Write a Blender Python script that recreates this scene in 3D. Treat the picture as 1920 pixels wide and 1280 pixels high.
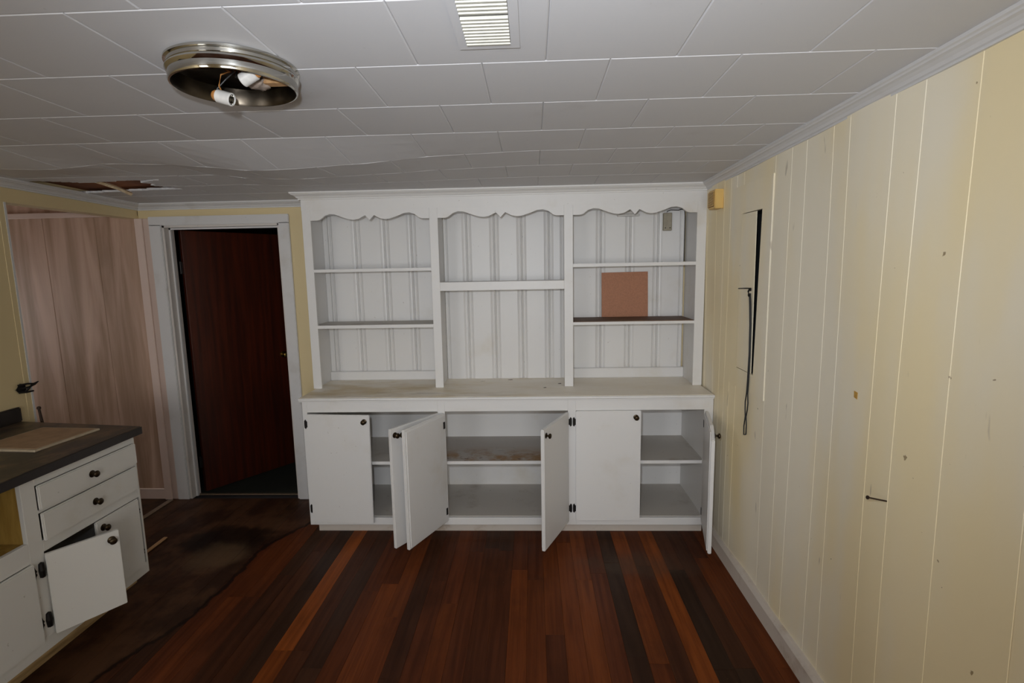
import bpy, bmesh, math, random
from mathutils import Vector, Matrix
random.seed(7)
for o in list(bpy.data.objects):
    bpy.data.objects.remove(o, do_unlink=True)
scene = bpy.context.scene
C = scene.collection

# ------------------------------------------------------------------ camera
F_PX, PITCH, YAW, ROLL, CAM_Z = 990.45, -0.1371, -0.0396, -0.0185, 1.70
cp, sp, cy, sy, cr, sr = math.cos(PITCH), math.sin(PITCH), math.cos(YAW), math.sin(YAW), math.cos(ROLL), math.sin(ROLL)
fw = Vector((sy*cp, cy*cp, sp)); rt = Vector((cy, -sy, 0)); up = rt.cross(fw)
rt2 = cr*rt + sr*up; up2 = -sr*rt + cr*up
cd = bpy.data.cameras.new('camera'); cam = bpy.data.objects.new('camera', cd); C.objects.link(cam)
cd.sensor_width = 36.0; cd.sensor_fit = 'HORIZONTAL'; cd.lens = F_PX/1920*36; cd.clip_start = 0.02; cd.clip_end = 100
cam.matrix_world = Matrix((( rt2.x, up2.x, -fw.x, 0), (rt2.y, up2.y, -fw.y, 0), (rt2.z, up2.z, -fw.z, CAM_Z), (0, 0, 0, 1)))
scene.camera = cam

# ------------------------------------------------------------------ world, flash, daylight, exposure
W = bpy.data.worlds.new('World'); scene.world = W; W.use_nodes = True
bg = W.node_tree.nodes['Background']; bg.inputs[0].default_value = (0.98, 0.985, 0.985, 1); bg.inputs[1].default_value = 9.3

fl = bpy.data.lights.new('camera_flash', 'SPOT'); flo = bpy.data.objects.new('camera_flash', fl); C.objects.link(flo)
fl.energy = 108; fl.color = (0.90, 0.96, 1.03); fl.shadow_soft_size = 0.02; fl.spot_size = math.radians(114); fl.spot_blend = 1.0
flo.location = (-0.08, 0.0, CAM_Z + 0.13)
fdir = Vector((0.06, 1.0, 0.06)).normalized()
flo.rotation_euler = fdir.to_track_quat('-Z', 'Y').to_euler()

def portal(name, loc, direction, sx, sz):
    l = bpy.data.lights.new(name, 'AREA'); l.shape = 'RECTANGLE'; l.size = sx; l.size_y = sz
    l.cycles.is_portal = True
    o = bpy.data.objects.new(name, l); C.objects.link(o); o.location = loc
    o.rotation_euler = Vector(direction).to_track_quat('-Z', 'Z').to_euler()
WINS = [(-2.65, -1.75, 0.95, 2.0), (-.35, .75, .80, 1.95)]      # x0,x1,z0,z1 of the window behind the camera and a second one added for evener light
YN = -1.9
for WIN in WINS: portal('window_portal', ((WIN[0]+WIN[1])/2, YN-0.11, (WIN[2]+WIN[3])/2), (0, 1, 0), WIN[1]-WIN[0], WIN[3]-WIN[2])
SW = (2.85, 3.40, 0.95, 1.75)                # y0,y1,z0,z1 of the window in the side room
XS = -5.0
portal('side_window_portal', (XS-0.11, (SW[0]+SW[1])/2, (SW[2]+SW[3])/2), (1, 0, 0), SW[1]-SW[0], SW[3]-SW[2])
vs = scene.view_settings
vs.view_transform = 'Standard'; vs.look = 'None'; vs.gamma = 1; vs.use_curve_mapping = False
vs.exposure = -0.05

# ------------------------------------------------------------------ main measures
RW, LW, YD = 1.109, -2.80, 3.754          # right wall, left wall, door wall
YC, YU = 3.198, 3.451                     # lower cabinet face, upper cabinet face
ZC = 0.9175                               # hutch counter top
def lerp_tab(t, x):
    if x <= t[0][0]: return t[0][1]
    for (a, b), (c, d) in zip(t, t[1:]):
        if x <= c:
            u = (x-a)/(c-a); u = u*u*(3-2*u)
            return b+(d-b)*u
    return t[-1][1]
S4 = [(-2.8, .005), (-2.25, .026), (-1.98, .007), (-1.72, .016), (-1.57, .029), (-1.27, .056), (-1.13, .053), (-.8, .039), (-.63, .027), (-.47, .013), (-.3, .008), (0, 0)]
S5 = [(-2.8, 0), (-2.2, .0), (-1.875, .006), (-1.66, .005), (-1.43, .031), (-1.2, .039), (-1.04, .032), (-.716, .022), (-.45, .009), (0, 0)]
def sag(x, y):
    if y <= 2.165 or y >= 3.35: return 0
    if y < 2.49: return lerp_tab(S4, x)*(y-2.165)/.325
    if y < 2.80: u = (y-2.49)/.31; return lerp_tab(S4, x)*(1-u)+lerp_tab(S5, x)*u
    return lerp_tab(S5, x)*(3.35-y)/.55
def zflat(y): return 2.279-0.021*y
def zceil(x, y): return zflat(y)-sag(x, y)

# ------------------------------------------------------------------ materials
def srgb(r, g, b):
    f = lambda c: (c/255/12.92) if c/255 <= .04045 else ((c/255+.055)/1.055)**2.4
    return (f(r), f(g), f(b), 1)
class NT:
    def __init__(s, name):
        s.m = bpy.data.materials.new(name); s.m.use_nodes = True; s.t = s.m.node_tree; s.n = s.t.nodes; s.l = s.t.links
        s.b = s.n['Principled BSDF']
    def node(s, typ, **kw):
        n = s.n.new(typ)
        for k, v in kw.items(): setattr(n, k, v)
        return n
    def sock(s, inp, v):
        if hasattr(v, 'is_linked') or hasattr(v, 'links'): s.l.new(v, inp)
        else: inp.default_value = v
    def pos(s):
        return s.node('ShaderNodeNewGeometry').outputs['Position']
    def objco(s):
        return s.node('ShaderNodeTexCoord').outputs['Object']
    def mapping(s, v, scale=(1, 1, 1), loc=(0, 0, 0), rot=(0, 0, 0)):
        m = s.node('ShaderNodeMapping'); s.l.new(v, m.inputs[0]); m.inputs['Scale'].default_value = scale; m.inputs['Location'].default_value = loc; m.inputs['Rotation'].default_value = rot
        return m.outputs[0]
    def noise(s, v, scale, detail=4, rough=.55, dist=0):
        n = s.node('ShaderNodeTexNoise'); s.l.new(v, n.inputs['Vector']); n.inputs['Scale'].default_value = scale; n.inputs['Detail'].default_value = detail
        n.inputs['Roughness'].default_value = rough; n.inputs['Distortion'].default_value = dist
        return n.outputs['Fac']
    def ramp(s, v, a, b, lo=0., hi=1.):
        n = s.node('ShaderNodeMapRange'); s.sock(n.inputs[0], v); n.inputs[1].default_value = a; n.inputs[2].default_value = b; n.inputs[3].default_value = lo; n.inputs[4].default_value = hi
        n.interpolation_type = 'SMOOTHSTEP'
        return n.outputs[0]
    def math(s, op, a, b=0.):
        n = s.node('ShaderNodeMath', operation=op); s.sock(n.inputs[0], a); s.sock(n.inputs[1], b); return n.outputs[0]
    def mix(s, f, a, b, mode='MIX'):
        n = s.node('ShaderNodeMix', data_type='RGBA', blend_type=mode); s.sock(n.inputs[0], f); s.sock(n.inputs[6], a); s.sock(n.inputs[7], b); return n.outputs[2]
    def sep(s, v):
        n = s.node('ShaderNodeSeparateXYZ'); s.l.new(v, n.inputs[0]); return n.outputs
    def bump(s, h, strength=.2, dist=.002):
        n = s.node('ShaderNodeBump'); s.l.new(h, n.inputs['Height']); n.inputs['Strength'].default_value = strength; n.inputs['Distance'].default_value = dist
        s.l.new(n.outputs[0], s.b.inputs['Normal'])
    def done(s, col, rough=.5, metal=0., spec=None):
        s.sock(s.b.inputs['Base Color'], col); s.sock(s.b.inputs['Roughness'], rough); s.b.inputs['Metallic'].default_value = metal
        if spec is not None: s.b.inputs['Specular IOR Level'].default_value = spec
        return s.m

def paint(name, base, dirt, rough=.45, dirt_scale=3., amount=.35, spots=.5, stretch=(1, 1, 1), lo=.55, hi=.8):
    t = NT(name); p = t.pos()
    n1 = t.noise(t.mapping(p, stretch), dirt_scale, 5, .6)
    f1 = t.math('MULTIPLY', t.ramp(n1, lo, hi), amount)
    c = t.mix(f1, base, dirt)
    n2 = t.noise(p, 55., 2, .5)
    f2 = t.math('MULTIPLY', t.ramp(n2, .74, .8), spots)
    c = t.mix(f2, c, (dirt[0]*.35, dirt[1]*.3, dirt[2]*.25, 1))
    n3 = t.noise(p, 220., 2)
    t.bump(n3, .12, .001)
    return t.done(c, rough)
M = {}
M['white'] = paint('white_paint', srgb(218, 216, 214), srgb(190, 178, 155), .42, 2.6, .4, .45)
M['white_kitchen'] = paint('white_kitchen_paint', srgb(214, 212, 207), srgb(185, 172, 145), .45, 3.2, .35, .4)
M['trim'] = paint('trim_paint', srgb(205, 203, 202), srgb(160, 148, 132), .4, 3., .45, .4)
M['jamb'] = paint('jamb_paint', srgb(205, 198, 192), srgb(160, 140, 120), .45, 4., .45, .5)
M['shelf_dirty'] = paint('dirty_shelf_paint', srgb(190, 184, 176), srgb(120, 100, 72), .55, 5., .55, .8)
M['ceiling'] = paint('ceiling_tile_paint', srgb(205, 204, 206), srgb(165, 158, 152), .6, 1.7, .5, .15)
M['yellow'] = paint('yellow_wall_paint', srgb(210, 191, 148), srgb(194, 170, 122), .5, 2.5, .4, .25)
M['pale_trim'] = paint('pink_trim_paint', srgb(206, 184, 172), srgb(180, 150, 135), .5, 3., .4, .3)

def mat_panel():
    t = NT('cream_panel_paint'); p = t.pos()
    n1 = t.noise(t.mapping(p, (1, 1.6, .5)), 1.5, 3, .5)
    c = t.mix(t.ramp(n1, .38, .64), srgb(232, 223, 202), srgb(236, 219, 178))  # pale and yellower mottling puts the flash and daylight mix into the paint
    n2 = t.noise(p, 34., 2, .5); f2 = t.ramp(n2, .765, .80)
    c = t.mix(t.math('MULTIPLY', f2, .75), c, srgb(120, 95, 55))
    n4 = t.noise(t.mapping(p, (1, 1, .25), rot=(.5, 0, 0)), 24., 2, .5)
    c = t.mix(t.math('MULTIPLY', t.ramp(n4, .74, .80), .45), c, srgb(130, 115, 100))
    t.bump(t.noise(p, 260., 2), .1, .001)
    return t.done(c, .5)
M['panel'] = mat_panel()
def mat_pink():
    t = NT('pink_panel_wash'); p = t.pos()
    v = t.mapping(p, (7., 1., .55))
    n1 = t.noise(v, 1.3, 4, .55, .6); n2 = t.noise(t.mapping(p, (40, 1, .8)), 2., 4, .6)
    c = t.mix(t.ramp(n1, .30, .74), srgb(200, 168, 148), srgb(146, 116, 90))
    c = t.mix(t.math('MULTIPLY', t.ramp(n2, .45, .75), .35), c, srgb(190, 160, 140))
    n3 = t.noise(p, 16., 3, .6); c = t.mix(t.math('MULTIPLY', t.ramp(n3, .70, .80), .5), c, srgb(120, 90, 70))
    t.bump(n2, .15, .001)
    return t.done(c, .55)
M['pink'] = mat_pink()
def mat_counter():
    t = NT('stained_white_counter'); p = t.pos()
    n1 = t.noise(t.mapping(p, (1, 2.2, 1)), 2.6, 5, .6); x, y, z = t.sep(p)
    left = t.ramp(x, .4, -1.1)
    front = t.ramp(y, 3.46, 3.22)
    f = t.math('MULTIPLY', t.math('ADD', left, .25), t.ramp(n1, .36, .72))
    c = t.mix(f, srgb(236, 228, 214), srgb(208, 188, 148))
    n2 = t.noise(t.mapping(p, (.8, 3., 1), (0.3, .5, 0)), 4.5, 4, .6)
    d = t.math('MULTIPLY', t.math('MULTIPLY', t.ramp(n2, .5, .72), front), t.math('ADD', left, .1))
    c = t.mix(t.math('MULTIPLY', d, .5), c, srgb(124, 102, 62))
    n3 = t.noise(p, 60., 2); c = t.mix(t.math('MULTIPLY', t.ramp(n3, .72, .78), .6), c, srgb(70, 55, 35))
    return t.done(c, .45)
M['counter'] = mat_counter()
def mat_stained_shelf():
    t = NT('rust_stained_shelf'); p = t.pos(); x, y, z = t.sep(p)
    n1 = t.noise(p, 7., 5, .65, .4)
    fr = t.ramp(y, 3.55, 3.25)
    f = t.math('MULTIPLY', t.ramp(n1, .38, .62), fr)
    c = t.mix(f, srgb(178, 172, 166), srgb(150, 112, 66))
    n2 = t.noise(t.mapping(p, (1, 2, 1)), 26., 3, .6)
    c = t.mix(t.math('MULTIPLY', t.math('MULTIPLY', t.ramp(n2, .60, .68), fr), .85), c, srgb(70, 36, 20))
    return t.done(c, .55)
M['shelf_rust'] = mat_stained_shelf()
def wood(name, a, b, scale=(30, 1.2, 30), rough=.5, dots=0., bump=.2, f_lo=.3, f_hi=.7):
    t = NT(name); p = t.objco()
    n = t.noise(t.mapping(p, scale), 1.5, 5, .6, .3)
    c = t.mix(t.ramp(n, f_lo, f_hi), a, b)
    t.bump(n, bump, .001)
    return t.done(c, rough)
M['door'] = wood('mahogany_door', srgb(74, 26, 7), srgb(44, 14, 4), (18, 18, .8), .38)
M['lath'] = wood('pale_wood_lath', srgb(214, 196, 168), srgb(180, 155, 120), (3, 30, 30), .6)
M['sheath'] = wood('brown_ceiling_sheathing', srgb(160, 98, 56), srgb(104, 60, 34), (6, 1, 1), .8)
M['niche'] = wood('yellow_bare_plywood', srgb(178, 146, 76), srgb(142, 110, 50), (12, 12, 2), .5)
M['rawwood'] = wood('raw_wood_edge', srgb(176, 148, 104), srgb(140, 112, 72), (4, 4, 30), .7)
M['stick'] = wood('light_wood_scrap', srgb(190, 150, 105), srgb(160, 120, 80), (30, 4, 30), .6)
M['kick'] = paint('scuffed_kick_paint', srgb(196, 186, 176), srgb(140, 116, 92), .55, 6., .7, .8)
def mat_floor():
    t = NT('stained_floorboards'); p = t.pos(); oi = t.node('ShaderNodeObjectInfo')
    v = t.mapping(p, (38, 1.6, 1)); seed = t.node('ShaderNodeVectorMath', operation='ADD'); t.l.new(v, seed.inputs[0])
    cmb = t.node('ShaderNodeCombineXYZ'); t.l.new(t.math('MULTIPLY', oi.outputs['Random'], 37.), cmb.inputs[1]); t.l.new(cmb.outputs[0], seed.inputs[1])
    n1 = t.noise(seed.outputs[0], 1.0, 6, .6, .5)
    c = t.mix(t.ramp(n1, .3, .72), oi.outputs['Color'], (.42, .36, .32, 1), 'MULTIPLY')
    c = t.mix(.75, oi.outputs['Color'], c)
    n2 = t.noise(t.mapping(p, (1.2, .6, 1)), 2.4, 5, .62)
    c = t.mix(t.math('MULTIPLY', t.ramp(n2, .48, .74), .5), c, srgb(44, 27, 18))
    # water-damaged area by the kitchen cabinet: ragged edge running along the boards
    x, y, z = t.sep(p)
    edge = t.node('ShaderNodeFloatCurve'); cv = edge.mapping.curves[0]
    pts = [(1.2, -2.25), (2.0, -1.864), (2.15, -1.807), (2.30, -1.743), (2.53, -1.712), (2.75, -1.692), (2.98, -1.70), (3.14, -1.653), (3.32, -1.55), (3.76, -1.45)]
    q = [((a-1.2)/2.56, (b+2.4)/1.2) for a, b in pts]
    cv.points[0].location = q[0]; cv.points[1].location = q[-1]
    for a in q[1:-1]: cv.points.new(*a)
    edge.mapping.update()
    t.l.new(t.math('DIVIDE', t.math('SUBTRACT', y, 1.2), 2.56), edge.inputs['Value'])
    ex = t.math('SUBTRACT', t.math('MULTIPLY', edge.outputs[0], 1.2), 2.4)
    wob = t.math('MULTIPLY', t.math('SUBTRACT', t.noise(p, 9., 4, .6), .5), .10)
    d = t.math('SUBTRACT', t.math('ADD', x, wob), ex)
    dam = t.ramp(d, .012, -.012)
    n5 = t.noise(t.mapping(p, (1.4, 1, 1)), 3.1, 5, .6)
    dcol = t.mix(t.ramp(n5, .42, .62), srgb(50, 32, 22), srgb(84, 58, 40))
    c = t.mix(t.math('MULTIPLY', dam, .80), c, dcol)
    # dark wet ring and dusty patch inside the damaged area
    def blob(cx, cy, rx, ry, lo, hi, k):
        m = t.mapping(p, (1/rx, 1/ry, 0), (-cx/rx, -cy/ry, 0))
        ln = t.node('ShaderNodeVectorMath', operation='LENGTH'); t.l.new(m, ln.inputs[0])
        w = t.math('ADD', ln.outputs['Value'], t.math('MULTIPLY', t.math('SUBTRACT', t.noise(p, 7., 4, .65), .5), k))
        return t.ramp(w, hi, lo)
    c = t.mix(t.math('MULTIPLY', blob(-1.98, 3.13, .36, .22, .6, 1.0, 1.1), .8), c, srgb(22, 13, 9))
    c = t.mix(t.math('MULTIPLY', blob(-1.93, 2.93, .20, .20, .4, 1.1, 1.1), .65), c, srgb(104, 82, 60))
    c = t.mix(t.math('MULTIPLY', blob(.58, 2.86, .42, .16, .2, 1.1, 1.2), .45), c, srgb(78, 62, 50))
    crack = t.math('MULTIPLY', t.ramp(d, -.030, -.012), t.ramp(d, .014, .002))
    c = t.mix(t.math('MULTIPLY', crack, .8), c, srgb(14, 8, 6))
    n3 = t.noise(p, 70., 2); c = t.mix(t.math('MULTIPLY', t.ramp(n3, .76, .80), .5), c, srgb(150, 130, 105))
    t.bump(n1, .15, .001)
    return t.done(c, t.ramp(n2, .3, .75, .38, .6), spec=.12)
M['floor'] = mat_floor()
def plain(name, col, rough=.5, metal=0., spec=None, nscale=40., var=.15):
    t = NT(name); p = t.pos(); n = t.noise(p, nscale, 3)
    c = t.mix(t.ramp(n, .35, .7), col, (col[0]*(1-var), col[1]*(1-var), col[2]*(1-var), 1))
    return t.done(c, rough, metal, spec)
def mat_laminate():
    t = NT('dark_worn_laminate'); p = t.pos(); n = t.noise(t.mapping(p, (2, 1, 1)), 4., 5, .65); n2 = t.noise(p, 60., 2)
    c = t.mix(t.ramp(n, .40, .66), srgb(50, 44, 40), srgb(108, 90, 68)); c = t.mix(t.math('MULTIPLY', t.ramp(n2, .5, .7), .3), c, srgb(40, 34, 30))
    return t.done(c, .42)
M['laminate'] = mat_laminate()
M['lam_edge'] = plain('dark_laminate_edge', srgb(38, 31, 28), .4)
M['iron'] = plain('black_iron', srgb(26, 22, 20), .45, .4)
M['bronze'] = plain('antique_bronze', srgb(66, 54, 38), .32, .85)
M['chrome'] = plain('chrome', srgb(196, 194, 188), .10, 1.0, None, 8., .08)
M['pan_in'] = plain('tarnished_pan_inside', srgb(88, 80, 70), .30, 1.0, None, 12., .5)
M['porcelain'] = plain('white_porcelain', srgb(205, 202, 198), .35)
M['fibre'] = plain('brown_fibre_sleeve', srgb(176, 120, 62), .6)
M['grille_shade'] = plain('grille_shade_brown', srgb(120, 72, 34), .8)
M['wire'] = plain('black_wire', srgb(24, 22, 22), .5)
M['paper'] = plain('grey_paper_wad', srgb(150, 134, 122), .85, 0, None, 60., .4)
M['brass'] = plain('brass', srgb(170, 140, 70), .28, 1.0)
M['cord'] = plain('black_cord', srgb(14, 14, 14), .6)
M['black'] = plain('cavity_shade_black', srgb(12, 12, 12), .9)
M['chime'] = plain('yellowed_plastic', srgb(216, 178, 104), .4, 0, None, 9., .12)
M['vent'] = plain('vent_white_enamel', srgb(222, 220, 208), .35, 0, None, 30., .10)
M['tape'] = plain('old_yellow_tape', srgb(190, 145, 60), .5)
M['greybox'] = plain('grey_switch_box', srgb(150, 142, 124), .5)
M['rust'] = plain('rusty_nail', srgb(58, 42, 32), .6, .5)
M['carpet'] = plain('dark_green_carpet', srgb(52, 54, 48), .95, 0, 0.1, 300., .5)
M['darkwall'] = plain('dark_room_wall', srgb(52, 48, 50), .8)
M['boardtop'] = plain('tan_board_face', srgb(168, 138, 108), .6, 0, None, 20., .18)
M['boardrim'] = plain('pale_board_rim', srgb(186, 170, 146), .5)
M['hardboard'] = plain('brown_hardboard', srgb(174, 122, 94), .75, 0, None, 120., .14)
M['flake'] = plain('dark_paint_flake', srgb(62, 46, 34), .7)
M['paleflake'] = plain('pale_paint_flake', srgb(214, 204, 188), .6)
M['metalstrip'] = plain('metal_threshold', srgb(150, 132, 110), .35, .6)
M['slag'] = plain('pencil_red', srgb(150, 80, 70), .7)

# ------------------------------------------------------------------ geometry helpers
class G:
    def __init__(s): s.v = []; s.f = []
    def add(s, vs, fs):
        n = len(s.v); s.v += [tuple(a) for a in vs]; s.f += [tuple(i+n for i in f) for f in fs]; return s
    def box(s, x0, x1, y0, y1, z0, z1):
        return s.add([(x0, y0, z0), (x1, y0, z0), (x1, y1, z0), (x0, y1, z0), (x0, y0, z1), (x1, y0, z1), (x1, y1, z1), (x0, y1, z1)],
                     [(3, 2, 1, 0), (4, 5, 6, 7), (0, 1, 5, 4), (1, 2, 6, 5), (2, 3, 7, 6), (3, 0, 4, 7)])
    def prism(s, poly, fn, a, b):
        n = len(poly)
        s.add([fn(p, a) for p in poly]+[fn(p, b) for p in poly], [tuple(range(n-1, -1, -1)), tuple(range(n, 2*n))]+[(i, (i+1) % n, n+(i+1) % n, n+i) for i in range(n)])
        return s
    def lathe(s, prof, center=(0, 0, 0), axis=(0, 0, 1), seg=20, caps=True):
        q = Vector((0, 0, 1)).rotation_difference(Vector(axis).normalized()); c = Vector(center); n0 = len(s.v)
        vs = []
        for r, h in prof:
            for k in range(seg):
                a = 2*math.pi*k/seg; vs.append(c+q @ Vector((r*math.cos(a), r*math.sin(a), h)))
        fs = []
        for i in range(len(prof)-1):
            for k in range(seg):
                k2 = (k+1) % seg; fs.append((i*seg+k, i*seg+k2, (i+1)*seg+k2, (i+1)*seg+k))
        if caps:
            fs.append(tuple(range(seg-1, -1, -1))); fs.append(tuple((len(prof)-1)*seg+k for k in range(seg)))
        return s.add(vs, fs)
    def tube(s, pts, r, seg=8):
        pts = [Vector(p) for p in pts]; vs = []; fs = []; n = len(pts)
        rr = r if isinstance(r, (list, tuple)) else [r]*n
        ref = Vector((0, 0, 1))
        for i, p in enumerate(pts):
            d = (pts[min(i+1, n-1)]-pts[max(i-1, 0)]).normalized()
            if abs(d.dot(ref)) > .95: a = d.cross(Vector((1, 0, 0))).normalized()
            else: a = d.cross(ref).normalized()
            b = d.cross(a)
            for k in range(seg):
                t = 2*math.pi*k/seg; vs.append(p+rr[i]*(math.cos(t)*a+math.sin(t)*b))
        for i in range(n-1):
            for k in range(seg):
                k2 = (k+1) % seg; fs.append((i*seg+k, i*seg+k2, (i+1)*seg+k2, (i+1)*seg+k))
        fs.append(tuple(range(seg-1, -1, -1))); fs.append(tuple((n-1)*seg+k for k in range(seg)))
        return s.add(vs, fs)
def wpos(o):
    p = Vector((0, 0, 0))
    while o is not None: p += o.location; o = o.parent
    return p
def make(name, g, mat, parent=None, bevel=0., smooth=False, local=False, loc=None, rot=None, seg=1):
    me = bpy.data.meshes.new(name)
    vs = g.v
    if parent is not None and not local:
        w = wpos(parent); vs = [(a[0]-w.x, a[1]-w.y, a[2]-w.z) for a in vs]
    elif parent is None and loc is not None and not local:
        vs = [(a[0]-loc[0], a[1]-loc[1], a[2]-loc[2]) for a in vs]
    me.from_pydata(vs, [], g.f); me.update()
    bm = bmesh.new(); bm.from_mesh(me)
    bmesh.ops.recalc_face_normals(bm, faces=bm.faces)
    if bevel:
        es = [e for e in bm.edges if len(e.link_faces) == 2 and e.calc_face_angle(0) > .5]
        bmesh.ops.bevel(bm, geom=es, offset=bevel, segments=seg, affect='EDGES', clamp_overlap=True)
    bm.to_mesh(me); bm.free()
    if smooth:
        for p in me.polygons: p.use_smooth = True
        if smooth != 'all': me.set_sharp_from_angle(angle=math.radians(38))
    me.materials.append(M[mat] if isinstance(mat, str) else mat)
    o = bpy.data.objects.new(name, me); C.objects.link(o)
    if parent is not None: o.parent = parent
    if loc is not None: o.location = loc
    if rot is not None: o.rotation_euler = rot
    return o
def tag(o, label=None, cat=None, group=None, kind=None):
    if label: o['label'] = label
    if cat: o['category'] = cat
    if group: o['group'] = group
    if kind: o['kind'] = kind
    return o
def thing(name, label, cat, loc, group=None, rz=0):
    o = bpy.data.objects.new(name, None); C.objects.link(o); o.location = loc; o.rotation_euler = (0, 0, rz); o.empty_display_size = .05
    return tag(o, label, cat, group)
def struct(name, g, mat, label=None, **kw):
    o = make(name, g, mat, **kw); o['kind'] = 'structure'
    if label: o['label'] = label
    return o
def share(src, name, parent, loc=(0, 0, 0), rot=None):
    c = bpy.data.objects.new(name, src.data); C.objects.link(c); c.parent = parent; c.location = loc
    if rot: c.rotation_euler = rot
    return c

# ================================================================== THE SHELL
YB = -1.9; XL2 = -5.0
# ---- floor and floorboards
fl_o = struct('floor', G().box(LW+.006, RW+.1, YB-.1, YD+.1, -.06, -.012), 'darkwall', 'dark stained wood plank floor', loc=(0, 0, 0))
M['subfloor'] = M['darkwall']
o = struct('floor_side_room', G().box(XL2-.1, LW+.005, 0.5, YD+.1, -.06, -.002), 'floor', 'dark plank floor of the side room seen through the opening'); o.color = (.05, .024, .013, 1)
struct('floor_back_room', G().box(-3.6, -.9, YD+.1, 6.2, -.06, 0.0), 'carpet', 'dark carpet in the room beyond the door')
TONE = [(-2.8, .18), (-2.4, .3), (-1.75, .2), (-1.68, .62), (-1.5, .5), (-1.42, .14), (-1.22, .14), (-1.2, .85), (-1.11, .85), (-1.09, .1), (-.97, .1), (-.95, .6), (-.69, .5), (-.67, .12), (-.57, .12), (-.55, .5), (-.31, .45), (-.29, .25), (-.14, .25),
        (-.12, .62), (-.05, .5), (.256, .55), (.26, .8), (.351, .8), (.353, .1), (.523, .1), (.525, .6), (.575, .55), (.577, .3), (.661, .3), (.663, .95), (.781, .95), (.783, .1), (.916, .1), (.918, .5), (1.2, .55)]
def tone(x):
    for (a, b), (c, d) in zip(TONE, TONE[1:]):
        if x <= c: return b+(d-b)*((x-a)/(c-a))
    return .5
DK = Vector((.040, .019, .010)); OR = Vector((.260, .066, .011)); RD = Vector((.125, .031, .009))
rp = random.Random(11)
PWID = .0885
plank_meshes = {}
x = RW-.005
while x > LW:
    x0 = max(x-PWID, LW)
    y = -1.85 if False else .95-rp.random()*.5
    while y < YD-.001:
        L = rp.choice((.75, .95, 1.15, 1.35)); y1 = min(y+L, YD)
        if YD-y1 < .2: y1 = YD
        w = (x-x0)-.0005; ln = (y1-y)-.0005
        key = (round(w, 4), round(ln, 4))
        if key not in plank_meshes:
            g = G().box(-w/2, w/2, -ln/2, ln/2, -.014, 0)
            o = make('plank', g, 'floor', fl_o, bevel=.0005, local=True); plank_meshes[key] = o
        else:
            o = share(plank_meshes[key], 'plank', fl_o)
        o.location = ((x+x0)/2, (y+y1)/2, rp.uniform(-.0007, .0007))
        t = tone((x+x0)/2)+rp.uniform(-.15, .15)
        if y > 2.6: t *= .72
        t = max(0, min(1, t))
        c = DK.lerp(RD, t/.5) if t < .5 else RD.lerp(OR, (t-.5)/.5)
        c = c*rp.uniform(.85, 1.15)
        o.color = (c.x, c.y, c.z, 1)
        y = y1
    x = x0
# floorboards behind the camera stay one board sheet
g = G().box(LW, RW, YB, .46, -.014, -.0005)
o = make('board_sheet', g, 'floor', fl_o); o.color = (.08, .03, .015, 1); o['kind'] = 'stuff'

# ---- ceiling: brown sheathing above, bevelled fibre tiles below
ce = struct('ceiling', G().add([(a, b, zflat(b)+d) for d in (.028, .06) for a, b in ((LW-.02, YB-.1), (RW+.1, YB-.1), (RW+.1, YD+.1), (LW-.02, YD+.1))], [(0, 1, 2, 3), (7, 6, 5, 4), (0, 4, 5, 1), (1, 5, 6, 2), (2, 6, 7, 3), (3, 7, 4, 0)]), 'sheath', 'white painted ceiling of staggered fibre tiles', loc=(0, 0, 0))
TX = .3445
ROWS = [-.14, .18, .51, .84, 1.17, 1.503, 1.835, 2.166, 2.49, 2.80, 3.105, 3.42, 3.76]
HOLE = [(-2.79, 2.85), (-2.64, 2.886), (-2.486, 2.955), (-2.33, 2.93), (-2.153, 2.92), (-1.98, 2.875), (-2.19, 2.985), (-2.14, 3.04), (-2.20, 3.09), (-2.13, 3.13), (-2.10, 3.21), (-2.30, 3.215), (-2.425, 3.235), (-2.6, 3.25), (-2.79, 3.27)]
def inpoly(x, y, P):
    r = False; j = len(P)-1
    for i in range(len(P)):
        xi, yi = P[i]; xj, yj = P[j]
        if (yi > y) != (yj > y) and x < (xj-xi)*(y-yi)/(yj-yi)+xi: r = not r
        j = i
    return r
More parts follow.
